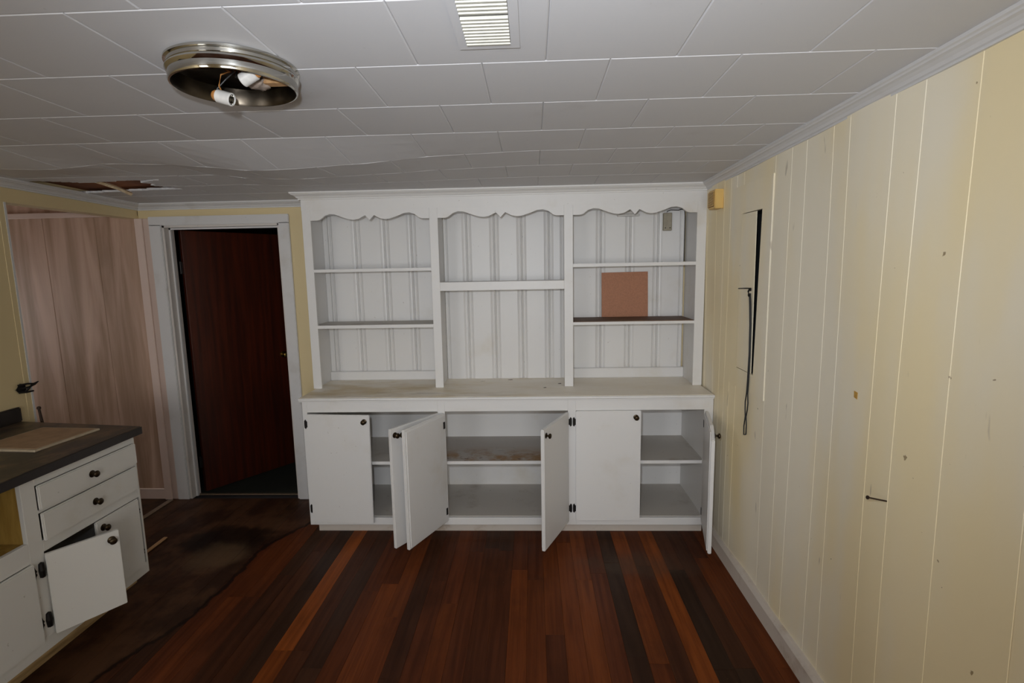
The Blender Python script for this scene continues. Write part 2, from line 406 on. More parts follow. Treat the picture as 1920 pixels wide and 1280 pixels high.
def tile(x0, x1, y0, y1, torn):
    gp = .0003; x0 += gp; x1 -= gp; y0 += gp; y1 -= gp
    ch = min(.0034, (x1-x0)/4); nx = ny = (18 if torn else 3)
    xs = [x0]+[x0+ch+(x1-x0-2*ch)*i/nx for i in range(nx+1)]+[x1]
    ys = [y0]+[y0+ch+(y1-y0-2*ch)*i/ny for i in range(ny+1)]+[y1]
    g = G(); idx = {}
    def vid(i, j, topside):
        k = (i, j, topside)
        if k not in idx:
            X, Y = xs[i], ys[j]; z = zceil(X, Y)
            edge = i in (0, len(xs)-1) or j in (0, len(ys)-1)
            if torn and not edge: X += random.uniform(-.004, .004); Y += random.uniform(-.004, .004)
            ey = j in (0, len(ys)-1); z += (.0032 if ey else .0020) if (edge and not topside) else 0
            if topside: z = zceil(X, Y)+.012
            idx[k] = len(g.v); g.v.append((X, Y, z))
        return idx[k]
    cells = set()
    for i in range(len(xs)-1):
        for j in range(len(ys)-1):
            if torn and inpoly((xs[i]+xs[i+1])/2, (ys[j]+ys[j+1])/2, HOLE): continue
            cells.add((i, j))
    for i, j in cells:
        g.f.append((vid(i, j, 0), vid(i, j+1, 0), vid(i+1, j+1, 0), vid(i+1, j, 0)))
        g.f.append((vid(i, j, 1), vid(i+1, j, 1), vid(i+1, j+1, 1), vid(i, j+1, 1)))
        for di, dj, a, b in ((-1, 0, (i, j), (i, j+1)), (1, 0, (i+1, j+1), (i+1, j)), (0, -1, (i+1, j), (i, j)), (0, 1, (i, j+1), (i+1, j+1))):
            if (i+di, j+dj) not in cells: g.f.append((vid(*a, 0), vid(*b, 0), vid(*b, 1), vid(*a, 1)))
    return g if cells else None
for r in range(len(ROWS)-1):
    y0, y1 = ROWS[r], min(ROWS[r+1], YD)
    off = .045 if r % 2 == 0 else .045-TX/2
    k = math.floor((LW-off)/TX)
    while off+k*TX < RW:
        x0, x1 = max(off+k*TX, LW), min(off+(k+1)*TX, RW); k += 1
        if x1-x0 < .02: continue
        torn = x0 < -1.95 and y1 > 2.85 and y0 < 3.25
        g = tile(x0, x1, y0, y1, torn)
        if g: make('ceiling_tile', g, 'ceiling', ce)
g = G().add([(LW, YB, 2.282+.03), (RW, YB, 2.282+.03), (RW, -.14, 2.282), (LW, -.14, 2.282)], [(0, 1, 2, 3)])
o = make('tile_sheet', g, 'ceiling', ce); o['kind'] = 'stuff'

# ---- right wall with an opening behind the access hatch
HY0, HY1, HZ0, HZ1 = 2.605, 2.855, 1.15, 1.96
g = G(); xw0, xw1 = RW+.006, RW+.12
g.box(xw0, xw1, YB-.1, HY0, 0, 2.4); g.box(xw0, xw1, HY1, YD+.1, 0, 2.4); g.box(xw0, xw1, HY0, HY1, 0, HZ0); g.box(xw0, xw1, HY0, HY1, HZ1, 2.4)
wr = struct('wall_right', g, 'panel', 'cream painted grooved panelling on the right wall', loc=(0, 0, 0))
make('cavity_shade_lining', G().box(RW+.10, RW+.13, HY0-.05, HY1+.05, HZ0-.05, HZ1+.05).box(RW-.001, RW+.10, HY1-.003, HY1-.001, HZ0, HZ1).box(RW-.001, RW+.10, HY0, HY1, HZ1-.003, HZ1-.001).box(RW-.001, RW+.10, HY0, HY1, HZ0+.001, HZ0+.003).box(RW-.001, RW+.10, HY0+.001, HY0+.003, HZ0, HZ1), 'black', wr)  # black lining paints in the darkness of the opening
SE = [.15, .40, .74, .93, 1.170, 1.412, 1.60, 1.717, 1.947, 2.053, 2.248, 2.363, 2.507, 2.869, 2.958, 3.035, 3.126, 3.25, 3.42, 3.6, YD]
def bulge(y, z):
    return .0060*math.sin(4.6*y+.8*z+.4)*math.sin(1.5*z+.3)+.0035*math.sin(9.*y-1.1*z)
def panel(y0, y1, z0, z1, nz=10):
    g = G(); gp = .0003; ch = .0015; a, b = y0+gp, y1-gp
    ys = [a, a+ch]+[a+ch+(b-a-2*ch)*i/4 for i in (1, 2, 3)]+[b-ch, b]
    for j in range(nz+1):
        z = z0+(z1-z0)*j/nz
        for i, y in enumerate(ys):
            # seams wander slightly, as on the old sheets
            yy = y+.006*math.sin(2.2*z+y*3)
            g.v.append((RW-bulge(yy, z)+(.0018 if i in (0, len(ys)-1) else 0)-.004, yy, z))
    n = len(ys)
    for j in range(nz):
        for i in range(n-1): g.f.append((j*n+i, (j+1)*n+i, (j+1)*n+i+1, j*n+i+1))
    # back and rim
    nb = len(g.v)
    for j in range(nz+1):
        z = z0+(z1-z0)*j/nz
        for y in (a, b): g.v.append((RW+.006, y+.006*math.sin(2.2*z+y*3), z))
    for j in range(nz):
        g.f.append((j*n, nb+2*j, nb+2*j+2, (j+1)*n)); g.f.append((j*n+n-1, (j+1)*n+n-1, nb+2*j+3, nb+2*j+1))
    return g
for a, b in zip(SE, SE[1:]):
    if abs(a-2.507) < 1e-6:
        for z0, z1, nz in ((0.0, 1.05, 6), (2.105, 2.26, 2)):
            make('panel', panel(a, b, z0, z1, nz), 'panel', wr, smooth=True)
    else:
        make('panel', panel(a, b, 0, 2.26), 'panel', wr, smooth=True)
o = make('panel_sheet', G().box(RW, RW+.01, YB, .15, 0, 2.3), 'panel', wr); o['kind'] = 'stuff'

# ---- back wall with the doorway, left wall with the opening, near wall with the window, side and back rooms
DX0, DX1, DZ = -2.637, -1.778, 2.052
g = G().box(LW, DX0, YD, YD+.1, 0, 2.4).box(DX1, RW+.1, YD, YD+.1, 0, 2.4).box(DX0, DX1, YD, YD+.1, DZ, 2.4)
struct('wall_back', g, 'yellow', 'yellow painted back wall around the doorway')
LE = 2.775
g = G().box(LW-.10, LW, YB-.1, LE, 0, 2.36).box(LW-.10, LW, LE, YD, 2.10, 2.36)
wl = struct('wall_left', g, 'yellow', 'yellow painted left wall above the kitchen counter, ending at a wide opening', loc=(0, 0, 0))
make('corner_bead', G().box(LW-.002, LW+.002, LE-.03, LE+.002, 0, 2.10), 'yellow', wl, bevel=.001)
make('opening_lining', G().box(LW-.102, LW+.004, LE, LE+.012, 0, 2.10), 'trim', wl)
A_, B_ = WINS
g = G().box(LW-.1, A_[0], YB-.1, YB, 0, 2.4).box(A_[1], B_[0], YB-.1, YB, 0, 2.4).box(B_[1], RW+.1, YB-.1, YB, 0, 2.4)
for w in WINS: g.box(w[0], w[1], YB-.1, YB, 0, w[2]).box(w[0], w[1], YB-.1, YB, w[3], 2.4)
struct('wall_near', g, 'yellow', 'yellow wall behind the camera with a window and an added second opening')
for k, WIN in enumerate(WINS):  # the second window is an unseen addition that brightens the room evenly
    zm = (WIN[2]+WIN[3])/2
    w1 = struct('window_%d' % (k+1), G().box(WIN[0], WIN[1], YB-.07, YB-.03, zm-.02, zm+.02), 'trim', ('window behind the camera by the left wall', 'added wider window behind the camera, put in to even the light')[k], loc=(0, 0, 0))
    for a in ((WIN[0]-.07, WIN[0], WIN[2]-.07, WIN[3]+.07), (WIN[1], WIN[1]+.07, WIN[2]-.07, WIN[3]+.07), (WIN[0], WIN[1], WIN[2]-.07, WIN[2]), (WIN[0], WIN[1], WIN[3], WIN[3]+.07)):
        make('window_frame', G().box(a[0], a[1], YB, YB+.015, a[2], a[3]), 'trim', w1)
# side room shell: pink washed panelling straight on, window to the left
g = G().box(XL2-.1, XL2, .5, SW[0], 0, 2.4).box(XL2-.1, XL2, SW[1], YD+.1, 0, 2.4).box(XL2-.1, XL2, SW[0], SW[1], 0, SW[2]).box(XL2-.1, XL2, SW[0], SW[1], SW[3], 2.4)
struct('wall_side_room_left', g, 'pink', 'left wall of the side room')
struct('wall_side_room_near', G().box(XL2-.1, LW-.1, .4, .5, 0, 2.4), 'pink', 'near wall of the side room')
struct('ceiling_side_room', G().box(XL2-.1, LW-.1, .4, YD+.1, 2.235, 2.4), 'pale_trim', 'pink ceiling of the side room')
ws = struct('wall_side_room_back', G().box(XL2-.1, LW, YD+.008, YD+.1, 0, 2.4), 'pink', 'pinkish wood panelled wall seen through the left opening', loc=(0, 0, 0))
PS = [XL2, -4.3, -3.90, -3.515, -3.13, LW+.0]
for a, b in zip(PS, PS[1:]):
    zt = 2.12 if a < -2.9 else 2.12
    g = G(); w = b-a; ch = .0025
    poly = [(a+.0004, YD+.01), (a+.0004, YD+.003), (a+ch, YD), (b-ch, YD), (b-.0004, YD+.003), (b-.0004, YD+.01)]
    g.prism(poly, lambda p, z: (p[0]+.012*(1-z/2.1), p[1], z), 0, zt)
    make('panel', g, 'pink', ws)
struct('trim_1', G().box(XL2, LW, YD-.012, YD, 2.118, 2.155), 'pale_trim', 'pale trim strip on top of the pink panelling', bevel=.003)
struct('baseboard_side_room', G().box(XL2, LW+.0, YD-.014, YD, 0, .085), 'pale_trim', 'pale baseboard under the pink panelling', bevel=.004)
# corner post between the opening and the door casing
struct('trim_2', G().box(LW-.02, LW+.035, YD-.024, YD, 0, 2.10).box(LW+.035, LW+.085, YD-.012, YD, 0, 2.10), 'pale_trim', 'pinkish corner post beside the doorway', bevel=.003)
# room beyond the door
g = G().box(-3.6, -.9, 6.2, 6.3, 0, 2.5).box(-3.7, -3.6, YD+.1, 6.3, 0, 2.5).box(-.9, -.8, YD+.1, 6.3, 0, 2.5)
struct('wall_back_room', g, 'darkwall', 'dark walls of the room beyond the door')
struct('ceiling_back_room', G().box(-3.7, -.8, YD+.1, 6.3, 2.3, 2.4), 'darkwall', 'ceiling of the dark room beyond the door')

# ---- cornices (profile: distance from wall, drop from ceiling)
PROF = [(0, .002), (.052, .002), (.052, -.009), (.046, -.012), (.043, -.016), (.034, -.019), (.024, -.026), (.018, -.034), (.012, -.037), (.012, -.044), (0, -.044)]
def cornice(name, A, B, out, ma, mb, label=None, struct_=True, parent=None, zoff=0.):
    # A,B: ends on the wall plane; out: inward normal; ma/mb: mitre at each end (+1 shortens with depth, -1 lengthens)
    A, B, out = Vector(A), Vector(B), Vector(out); d = (B-A).normalized(); g = G(); n = len(PROF)
    for P, m, s in ((A, ma, 1), (B, mb, -1)):
        for dd, dz in PROF:
            q = P+out*dd+d*(s*m*dd)
            g.v.append((q.x, q.y, zflat(q.y)+dz+zoff))
    g.f += [tuple(range(n)), tuple(range(2*n-1, n-1, -1))]+[(i, n+i, n+(i+1) % n, (i+1) % n) for i in range(n)]
    if struct_: return struct(name, g, 'trim', label)
    return make(name, g, 'white', parent)
cornice('trim_3', (RW+.004, .2, 0), (RW+.004, YU, 0), (-1, 0, 0), 0, 1, 'white cornice along the right wall')
cornice('trim_4', (LW, YD, 0), (-1.487, YD, 0), (0, -1, 0), 1, 0, 'white cornice above the doorway')
cornice('trim_5', (LW, -.5, 0), (LW, YD, 0), (1, 0, 0), 0, 1, 'white cornice along the left wall')
# ---- baseboards, thresholds
g = G().prism([(RW+.004, 0), (RW-.040, 0), (RW-.040, .012), (RW-.026, .02), (RW-.022, .078), (RW-.014, .09), (RW+.004, .094)], lambda p, y: (p[0]+.006*math.sin(y*2.1), y, p[1]), .2, YC-.002)
g2 = G(); P = [(RW+.004, 0), (RW-.034, 0), (RW-.030, .075), (RW-.018, .092), (RW+.004, .095)]
struct('baseboard_right', G().prism(P, lambda p, y: (p[0], y, p[1]), .2, YC-.002), 'kick', 'scuffed white baseboard along the right wall')
struct('trim_6', G().box(LW+.01, LW+.05, LE, YD-.03, 0, .004), 'metalstrip', 'thin pale threshold strip across the left opening')
# ---- door_1: casing, jamb, slab with knob, threshold
d1 = struct('door_1', G().box(DX0-.002, DX0+.018, YD-.004, YD+.1, 0, DZ).box(DX1-.018, DX1+.002, YD-.004, YD+.1, 0, DZ).box(DX0, DX1, YD-.004, YD+.1, DZ-.018, DZ+.002), 'jamb', 'white cased doorway with a dark reddish brown door standing open', loc=(0, 0, 0))
cw = .084
for nm, a in (('casing', (DX0-cw, DX0+.004, 0, DZ+.0)), ('casing', (DX1-.004, DX1+cw-.012, 0, DZ+.0)), ('casing', (DX0-cw, DX1+cw-.012, DZ-.004, DZ+.058))):
    make(nm, G().box(a[0], a[1], YD-.020, YD, a[2], a[3]), 'trim', d1, bevel=.004, seg=2)
g = G().box(DX0+.018, DX0+.03, YD+.045, YD+.062, 0, DZ-.018).box(DX1-.03, DX1-.018, YD+.045, YD+.062, 0, DZ-.018).box(DX0, DX1, YD+.045, YD+.062, DZ-.03, DZ-.018)
make('door_stop', g, 'trim', d1)
make('threshold', G().box(DX0+.018, DX1-.018, YD+.06, YD+.085, -.002, .006), 'metalstrip', d1, bevel=.002)
ang = math.radians(56.0)
slab = make('door_slab', G().box(.012, .838, -.036, 0, .012, 2.022), 'door', d1, local=True, loc=(DX0+.028, YD+.112, 0), rot=(0, 0, ang), bevel=.002)
for z in (.25, 1.75):
    make('hinge', G().lathe([(.007, -.045), (.007, .045)], (.0, -.012, z), seg=10).box(-.004, .03, -.014, -.011, z-.044, z+.044), 'iron', slab, local=True)
kn = G().lathe([(.026, 0), (.026, .004), (.012, .008), (.009, .03), (.018, .036), (.025, .048), (.024, .06), (.014, .066)], (.735, -.036, 1.0), (0, -1, 0), 18)
make('door_knob', kn, 'brass', slab, local=True, smooth=True)

# ================================================================== HUTCH: LOWER CABINET
XA, XB = -1.462, 1.102
lc = thing('base_cabinet', 'long white built-in base cabinet with six slab doors under the hutch', 'cabinet', ((XA+XB)/2, YC, 0))
def P_(name, g, mat, parent=lc, **kw): return make(name, g, mat, parent, **kw)
P_('kick_board', G().box(XA+.03, XB-.03, YC+.055, YC+.07, 0, .075), 'kick', bevel=.002)
P_('side_panel', G().box(XA, XA+.018, YC+.02, YD-.004, .068, .89), 'white')
P_('side_panel', G().box(XB-.042, XB-.02, YC+.02, YD-.004, .068, .89), 'white')
P_('back_panel', G().box(XA+.018, XB-.042, 3.722, YD-.004, .068, .89), 'white')
P_('bottom_panel', G().box(XA+.018, XB-.042, YC+.02, 3.722, .104, .122), 'shelf_dirty')
ST = [(XA, -1.432), (-.602, -.556), (.212, .262), (1.048, XB)]
for a, b in ST: P_('stile', G().box(a, b, YC, YC+.02, .07, .892), 'white', bevel=.0015)
for (a, b), (c, d) in zip(ST, ST[1:]):
    P_('top_rail', G().box(b, c, YC, YC+.02, .822, .892), 'white')
    P_('bottom_rail', G().box(b, c, YC, YC+.02, .07, .119), 'white', bevel=.0012)
SH = [(XA+.018, -.66, 'shelf_dirty'), (-.66, .24, 'shelf_rust'), (.24, XB-.042, 'shelf_dirty')]
for a, b, m in SH:
    s = P_('shelf', G().box(a, b, YC+.026, 3.722, .470, .489), m)
    make('shelf_edge', G().box(a, b, YC+.021, YC+.026, .469, .489), 'white', s)
DW, DT = .402, .020
def knob(parent, x, y, z, axis, name='knob', mat='bronze', s=1.0):
    pr = [(.0165, 0), (.0165, .002), (.010, .004), (.006, .007), (.0055, .013), (.009, .016), (.0145, .020), (.0155, .0245), (.0125, .029), (.006, .0315)]
    g = G().lathe([(r*s, h*s) for r, h in pr], (x, y, z), axis, 18)
    return make(name, g, mat, parent, local=True, smooth=True)
def hinge_leaf(parent, x, z, yf, h=.055, local=True, side=1):
    # black pointed surface leaf with knuckle, on the plane y = yf
    w = .017
    poly = [(x, z+h/2), (x+side*w*.45, z+h*.36), (x+side*w*.5, z+h*.1), (x+side*w*.5, z-h*.1), (x+side*w*.45, z-h*.36), (x, z-h/2), (x-side*w*.35, z-h*.34), (x-side*w*.5, z), (x-side*w*.35, z+h*.34)]
    g = G().prism(poly, lambda p, y: (p[0], y, p[1]), yf-.0025, yf)
    g.lathe([(.0035, -h*.3), (.0035, h*.3)], (x-side*w*.45, yf-.003, z), seg=8)
    return make('hinge', g, 'iron', parent, local=local)
def cab_door(hx, opens, z0=.098, z1=.814, side='L', drop=0., bare=0, label=None):
    # door-local frame: hinge axis at x=0; the door runs along +x (hinged left) or -x (hinged right); front face at y=-DT
    s = 1 if side == 'L' else -1
    xa, xb = (.002, DW) if s > 0 else (-DW, -.002)
    g = G()
    if bare:   # a splinter is missing from the top of the free edge
        poly = [(xa, z0), (xb, z0), (xb, z1), (xa+.10, z1), (xa+.06, z1-.02), (xa+.012, z1-.055), (xa, z1-.06)]
        g.prism(poly, lambda p, y: (p[0], y, p[1]), -DT, 0)
    else:
        g.box(xa, xb, -DT, 0, z0, z1)
    d = make('door', g, 'white', lc, local=True, bevel=.0035, seg=2, loc=(hx-lc.location.x, -.001, 0), rot=(0, drop, -s*math.radians(opens)))
    if label: d['label'] = label
    knob(d, s*(DW-.032), -DT, z1-.04, (0, -1, 0))
    # shallow lip rebate on the inner face, and the inside hinge leaves
    make('inner_lip', G().box(min(xa, xb)+.012, max(xa, xb)-.012, 0, .006, z0+.012, z1-.014), 'white', d, local=True, bevel=.002)
    for z in (z0+.075, z1-.075):
        make('hinge_leaf', G().box(min(s*.014, s*.030), max(s*.014, s*.030), .006, .0085, z-.022, z+.022), 'iron', d, local=True)
    return d
cab_door(-1.438, 2.0, side='L', drop=math.radians(.7))
cab_door(-.606, 57, side='R')
cab_door(-.556, 115, side='L')
cab_door(.200, 66, side='R')
cab_door(.258, .0, z0=.108, z1=.822, side='L')
cab_door(1.052, 77, side='R', bare=1)
for x, z, sd in ((-1.446, .746, -1), (-1.446, .182, -1), (.2285, .750, 1), (.2285, .184, 1), (.2500, .750, -1), (.2500, .184, -1)):
    hinge_leaf(lc, x-lc.location.x, z, -.001 if abs(x) > 1 else -.001, h=.062, side=sd)

# ---- hutch worktop
ct = thing('worktop', 'stained off-white hutch worktop with moulded front edge', 'worktop', ((XA+XB)/2, YC, .892))
make('top', G().box(XA-.012, RW-.008, YC-.012, YD-.004, .899, ZC), 'counter', ct, bevel=.002)
make('edge_moulding', G().prism([(YC-.013, ZC-.002), (YC-.020, ZC-.004), (YC-.021, ZC-.014), (YC-.013, ZC-.018), (YC-.012, .892), (YC+.004, .892), (YC+.004, ZC-.003)], lambda p, x: (x, p[0], p[1]), XA-.013, XB), 'white', ct)

# ================================================================== HUTCH: UPPER SHELVES
XU0, XU1 = -1.487, RW-.002
hu = thing('hutch', 'white built-in open hutch with scalloped valances and three bays of shelves', 'hutch', ((XU0+XU1)/2, YU, ZC))
def H_(name, g, mat='white', **kw): return make(name, g, mat, hu, **kw)
ZT = 2.205
SU = [(XU0, -1.431), (-.655, -.601), (.209, .266), (1.048, XU1)]
for a, b in SU: H_('stile', G().box(a, b, YU, YU+.02, ZC, 2.165), bevel=.0015)
H_('side_panel', G().box(XU0, XU0+.018, YU+.02, YD-.004, ZC, ZT))
H_('side_panel', G().box(1.062, 1.08, YU+.02, YD-.004, ZC, ZT))
H_('partition', G().box(-.637, -.619, YU+.02, 3.738, ZC, ZT)); H_('partition', G().box(.229, .247, YU+.02, 3.738, ZC, ZT))
H_('top_panel', G().box(XU0+.018, 1.062, YU+.02, 3.738, 2.085, 2.10))
H_('frieze', G().box(XU0, XU1, YU-.0015, YU+.02, 2.095, ZT-.004))
VAL = [(0, 0), (.06, .0), (.085, .006), (.12, .028), (.165, .039), (.21, .036), (.27, .018), (.33, .003), (.37, 0), (.41, .006), (.463, .027), (.50, -.004)]
def valance(x0, x1):
    w = x1-x0; up_ = VAL+[(1-u, z) for u, z in reversed(VAL[:-1])]
    pts = [(x0+u*w, 2.031+z) for u, z in up_]; g = G()
    n = len(pts)
    for y in (YU, YU+.02):
        for (a, z) in pts: g.v.append((a, y, z))
        for (a, z) in pts: g.v.append((a, y, 2.095))
    for i in range(n-1):
        g.f.append((i, i+1, n+i+1, n+i)); g.f.append((2*n+i, 3*n+i, 3*n+i+1, 2*n+i+1)); g.f.append((i, 2*n+i, 2*n+i+1, i+1)); g.f.append((n+i, n+i+1, 3*n+i+1, 3*n+i))
    g.f += [(0, n, 3*n, 2*n), (n-1, 3*n-1, 4*n-1, 2*n-1)]
    return g
for (a, b), (c, d) in zip(SU, SU[1:]): H_('valance', valance(b, c))
def hshelf(x0, x1, z0, z1, mat='white', fr=0.):
    s = H_('shelf', G().box(x0, x1, YU+.0205, 3.738, z0, z1), mat)
    e0 = -1.431 if x0 < -1 else .266; e1 = -.655 if x0 < -1 else 1.048
    make('shelf_edge', G().box(e0, e1, YU+.001, YU+.0205, z0, z1), 'white', s)
    return s
M['shelf_bare'] = wood('bare_brown_shelf_top', srgb(112, 84, 62), srgb(76, 54, 40), (3, 20, 20), .65)
hshelf(XU0+.018, -.637, 1.697, 1.716); hshelf(XU0+.018, -.637, 1.325, 1.346, 'shelf_dirty')
hshelf(.247, 1.062, 1.702, 1.723); s = hshelf(.247, 1.062, 1.327, 1.345); make('bare_top', G().box(.27, 1.044, YU+.004, 3.738, 1.345, 1.3505), 'shelf_bare', s)
H_('shelf', G().box(-.619, .229, YU+.02, 3.738, 1.585, 1.618)); H_('shelf_rail', G().box(-.601, .209, YU, YU+.02, 1.563, 1.619), bevel=.0015)
# moulded back boards: each with a raised flat and beaded edges
BS = [XU0+.018, -1.435, -1.235, -1.030, -.840, -.637]
BM = [-.619, -.452, -.260, -.070, .120, .229]
BR = [.247, .479, .681, .872, 1.052, 1.062]
for seq in (BS, BM, BR):
    for a, b in zip(seq, seq[1:]):
        if b-a < .015: continue
        yb = 3.741; e = min(.034, (b-a)*.3)
        # front outline in (x, y): groove, bead, cove, flat
        pf = [(a+.0004, yb+.009), (a+.0004, yb+.001), (a+.005, yb-.004), (a+.010, yb+.001), (a+.013, yb+.0015), (a+e*.62, yb-.0005), (a+e*.68, yb+.0025), (a+e, yb-.005)]
        if b-a < .06: pf = [(a+.0004, yb+.009), (a+.0004, yb-.001), (a+.004, yb-.004)]
        pb = [(a+b-x_, y_) for x_, y_ in reversed(pf)]
        poly = pf+pb
        H_('back_board', G().prism(poly, lambda p, z: (p[0], p[1], z), ZC, 2.085))
H_('inner_baseboard', G().box(XU0+.018, -.637, 3.712, 3.738, ZC, .983), bevel=.005); H_('inner_baseboard', G().box(.247, 1.062, 3.712, 3.738, ZC, .990), bevel=.005)
cornice('cornice', (XU0, YU, 0), (RW+.004, YU, 0), (0, -1, 0), -1, 1, struct_=False, parent=hu)
cornice('cornice_return', (XU0, YD, 0), (XU0, YU, 0), (-1, 0, 0), 0, -1, struct_=False, parent=hu)

# ---- things on the hutch
hb = make('hardboard_sheet', G().prism([(.487, 1.3515), (.808, 1.3515), (.803, 1.663), (.484, 1.660)], lambda p, y: (p[0], p[1] if False else y, p[1]), 3.722, 3.727), 'hardboard', loc=(.646, 3.724, 1.3515))
tag(hb, 'square sheet of brown hardboard leaning on the right-hand bay shelf', 'board')
sb = thing('switch_box', 'small grey box with two screws high in the right-hand hutch bay', 'switch box', (.928, 3.735, 1.935))
make('body', G().box(.900, .957, 3.705, 3.735, 1.937, 2.056), 'greybox', sb, bevel=.003)
for x in (.913, .944): make('screw', G().lathe([(.004, 0), (.003, .002)], (x, 3.705, 1.955), (0, -1, 0), 10), 'iron', sb)
make('cable', G().tube([(.925, 3.72, 2.05), (.925, 3.718, 2.066), (.95, 3.715, 2.075), (1.0, 3.712, 2.072), (1.02, 3.715, 2.078), (1.045, 3.725, 2.075), (1.052, 3.73, 2.03), (1.052, 3.732, 1.95), (1.052, 3.732, 1.73)], .0028), 'cord', sb)
o = make('wall_bracket', G().box(.589, .736, 3.700, 3.735, 2.038, 2.052).box(.600, .724, 3.706, 3.735, 2.052, 2.080), 'porcelain', loc=(.66, 3.735, 2.05), bevel=.003)
tag(o, 'white strip fitting under the valance notch of the right-hand bay', 'fitting')
def flake(loc, L, w, rz, mat, label, name='paint_flake'):
    g = G(); n = 7
    for k in range(n):
        a = 2*math.pi*k/n; r = 1+.25*math.sin(3.1*k)
        g.v.append((L/2*math.cos(a)*r, w/2*math.sin(a)*r, .0012+.001*math.sin(2*a)))
    for k in range(n): g.v.append((g.v[k][0], g.v[k][1], 0))
    g.f += [tuple(range(n)), tuple(range(2*n-1, n-1, -1))]+[(k, n+k, n+(k+1) % n, (k+1) % n) for k in range(n)]
    tag(make(name, g, mat, local=True, loc=loc, rot=(0, 0, rz)), label, 'debris', 'flakes on the hutch worktop')
flake((-.356, 3.637, ZC), .036, .018, .1, 'paleflake', 'pale paint flake on the hutch worktop, the only light one')
flake((-.162, 3.68, ZC), .036, .014, .05, 'flake', 'dark flake on the worktop close to the middle bay back boards')
flake((.076, 3.42, ZC), .020, .014, 0, 'flake', 'dark flake on the worktop nearest its front edge')
flake((.180, 3.54, ZC), .024, .018, -.5, 'flake', 'dark flake on the worktop beside the right divider of the middle bay')

# ================================================================== KITCHEN CABINET ON THE LEFT
KX = -2.06; KE = 2.552; KN = 1.05
kc = thing('kitchen_cabinet', 'white kitchen base cabinet with two drawers and sagging doors under the dark counter', 'cabinet', (KX, 1.8, 0))
def K_(name, g, mat='white_kitchen', parent=kc, **kw): return make(name, g, mat, parent, **kw)
NY0, NY1, NZ0, NZ1 = 1.25, 1.938, .628, .886
KZ = .140
# face frame round the niche, the drawers and the door openings
g = G()
FR = [(KN, 1.25, KZ, .886), (1.25, 1.938, .54, NZ0), (1.938, 2.00, .2, .886), (2.00, 2.54, .848, .886), (2.00, 2.54, .728, .742), (2.00, 2.54, .560, .610), (2.54, KE, KZ, .886), (1.25, 2.54, KZ, .20), (1.25, 1.30, .20, .54)]
for a in FR: K_('frame_member', G().box(KX-.02, KX, a[0], a[1], a[2], a[3]), bevel=.0012)
K_('end_panel', G().box(LW+.02, KX-.02, KE-.018, KE-.002, KZ, .886), 'shelf_dirty'); K_('end_panel', G().box(LW+.02, KX-.02, KN, KN+.016, KZ, .886), 'niche')
K_('bottom_panel', G().box(LW+.02, KX-.02, KN, KE-.018, KZ, KZ+.016), 'shelf_dirty'); K_('back_panel', G().box(LW+.01, LW+.02, KN, KE, KZ, .886), 'shelf_dirty')
K_('edge_strip', G().box(KX-.021, KX-.003, KE, KE+.004, KZ, .886), 'rawwood')
K_('bottom_edge', G().box(KX-.02, KX-.001, KN, KE-.09, KZ-.010, KZ), 'rawwood')
K_('toe_kick', G().box(-2.21, -2.19, KN, KE-.05, 0, KZ), 'rawwood')
K_('niche_lining', G().box(-2.50, KX-.02, 1.945, 1.955, NZ0-.02, .886).box(-2.52, KX-.02, NY0, 1.955, NZ0-.018, NZ0-.006).box(-2.52, -2.51, NY0, 1.955, NZ0-.018, .886), 'niche')
def kfront(name, y0, y1, z0, z1):
    # lipped front standing proud of the frame
    return K_(name, G().box(KX+.0005, KX+.016, y0, y1, z0, z1), bevel=.004, seg=2)
def kknob(par, y, z, x=KX+.016):
    pr = [(.0165, 0), (.0165, .002), (.010, .004), (.006, .007), (.0055, .013), (.009, .016), (.0145, .020), (.0155, .0245), (.0125, .029), (.006, .0315)]
    w = wpos(par); return make('knob', G().lathe(pr, (x, y, z), (1, 0, 0), 18), 'bronze', par, smooth=True)
d = kfront('drawer', 2.000, 2.540, .742, .848); kknob(d, 2.262, .796)
d = kfront('drawer', 2.002, 2.530, .606, .728); kknob(d, 2.262, .662)
d = kfront('door', 2.250, 2.516, .196, .560); kknob(d, 2.285, .522)
def khinge(par, y, z, local=False, x=KX+.001):
    h, w = .075, .022
    poly = [(y, z+h/2), (y+w*.3, z+h*.2), (y+w*.55, z+h*.08), (y+w*.3, z), (y+w*.5, z-h*.12), (y+w*.2, z-h*.22), (y, z-h/2), (y-w*.25, z-h*.3), (y-w*.25, z+h*.3)]
    return make('hinge', G().prism(poly, lambda p, x_: (x_, p[0], p[1]), x, x+.003), 'iron', par)
for z in (.487, .264): khinge(kc, 2.522, z)
d = kfront('door', 1.36, 1.938, .192, .540)
for z in (.492, .268): khinge(kc, 1.944, z)
# door standing ajar, hinged on its near side
a = math.radians(34)
d = make('door', G().box(-.012, .006, .004, .262, .196, .556), 'white_kitchen', kc, local=True, loc=(.012, 1.984-1.8, 0), rot=(0, 0, -a), bevel=.002, seg=2)
make('knob', G().lathe([(.0165, 0), (.0165, .002), (.010, .004), (.006, .007), (.0055, .013), (.009, .016), (.0145, .020), (.0155, .0245), (.0125, .029), (.006, .0315)], (.006, .232, .520), (1, 0, 0), 18), 'bronze', d, local=True, smooth=True)
for z in (.492, .268):
    make('hinge', G().lathe([(.0, -.036), (.010, -.03), (.013, 0), (.010, .03), (.0, .036)], (KX+.004, 1.976, z), seg=10), 'iron', kc)
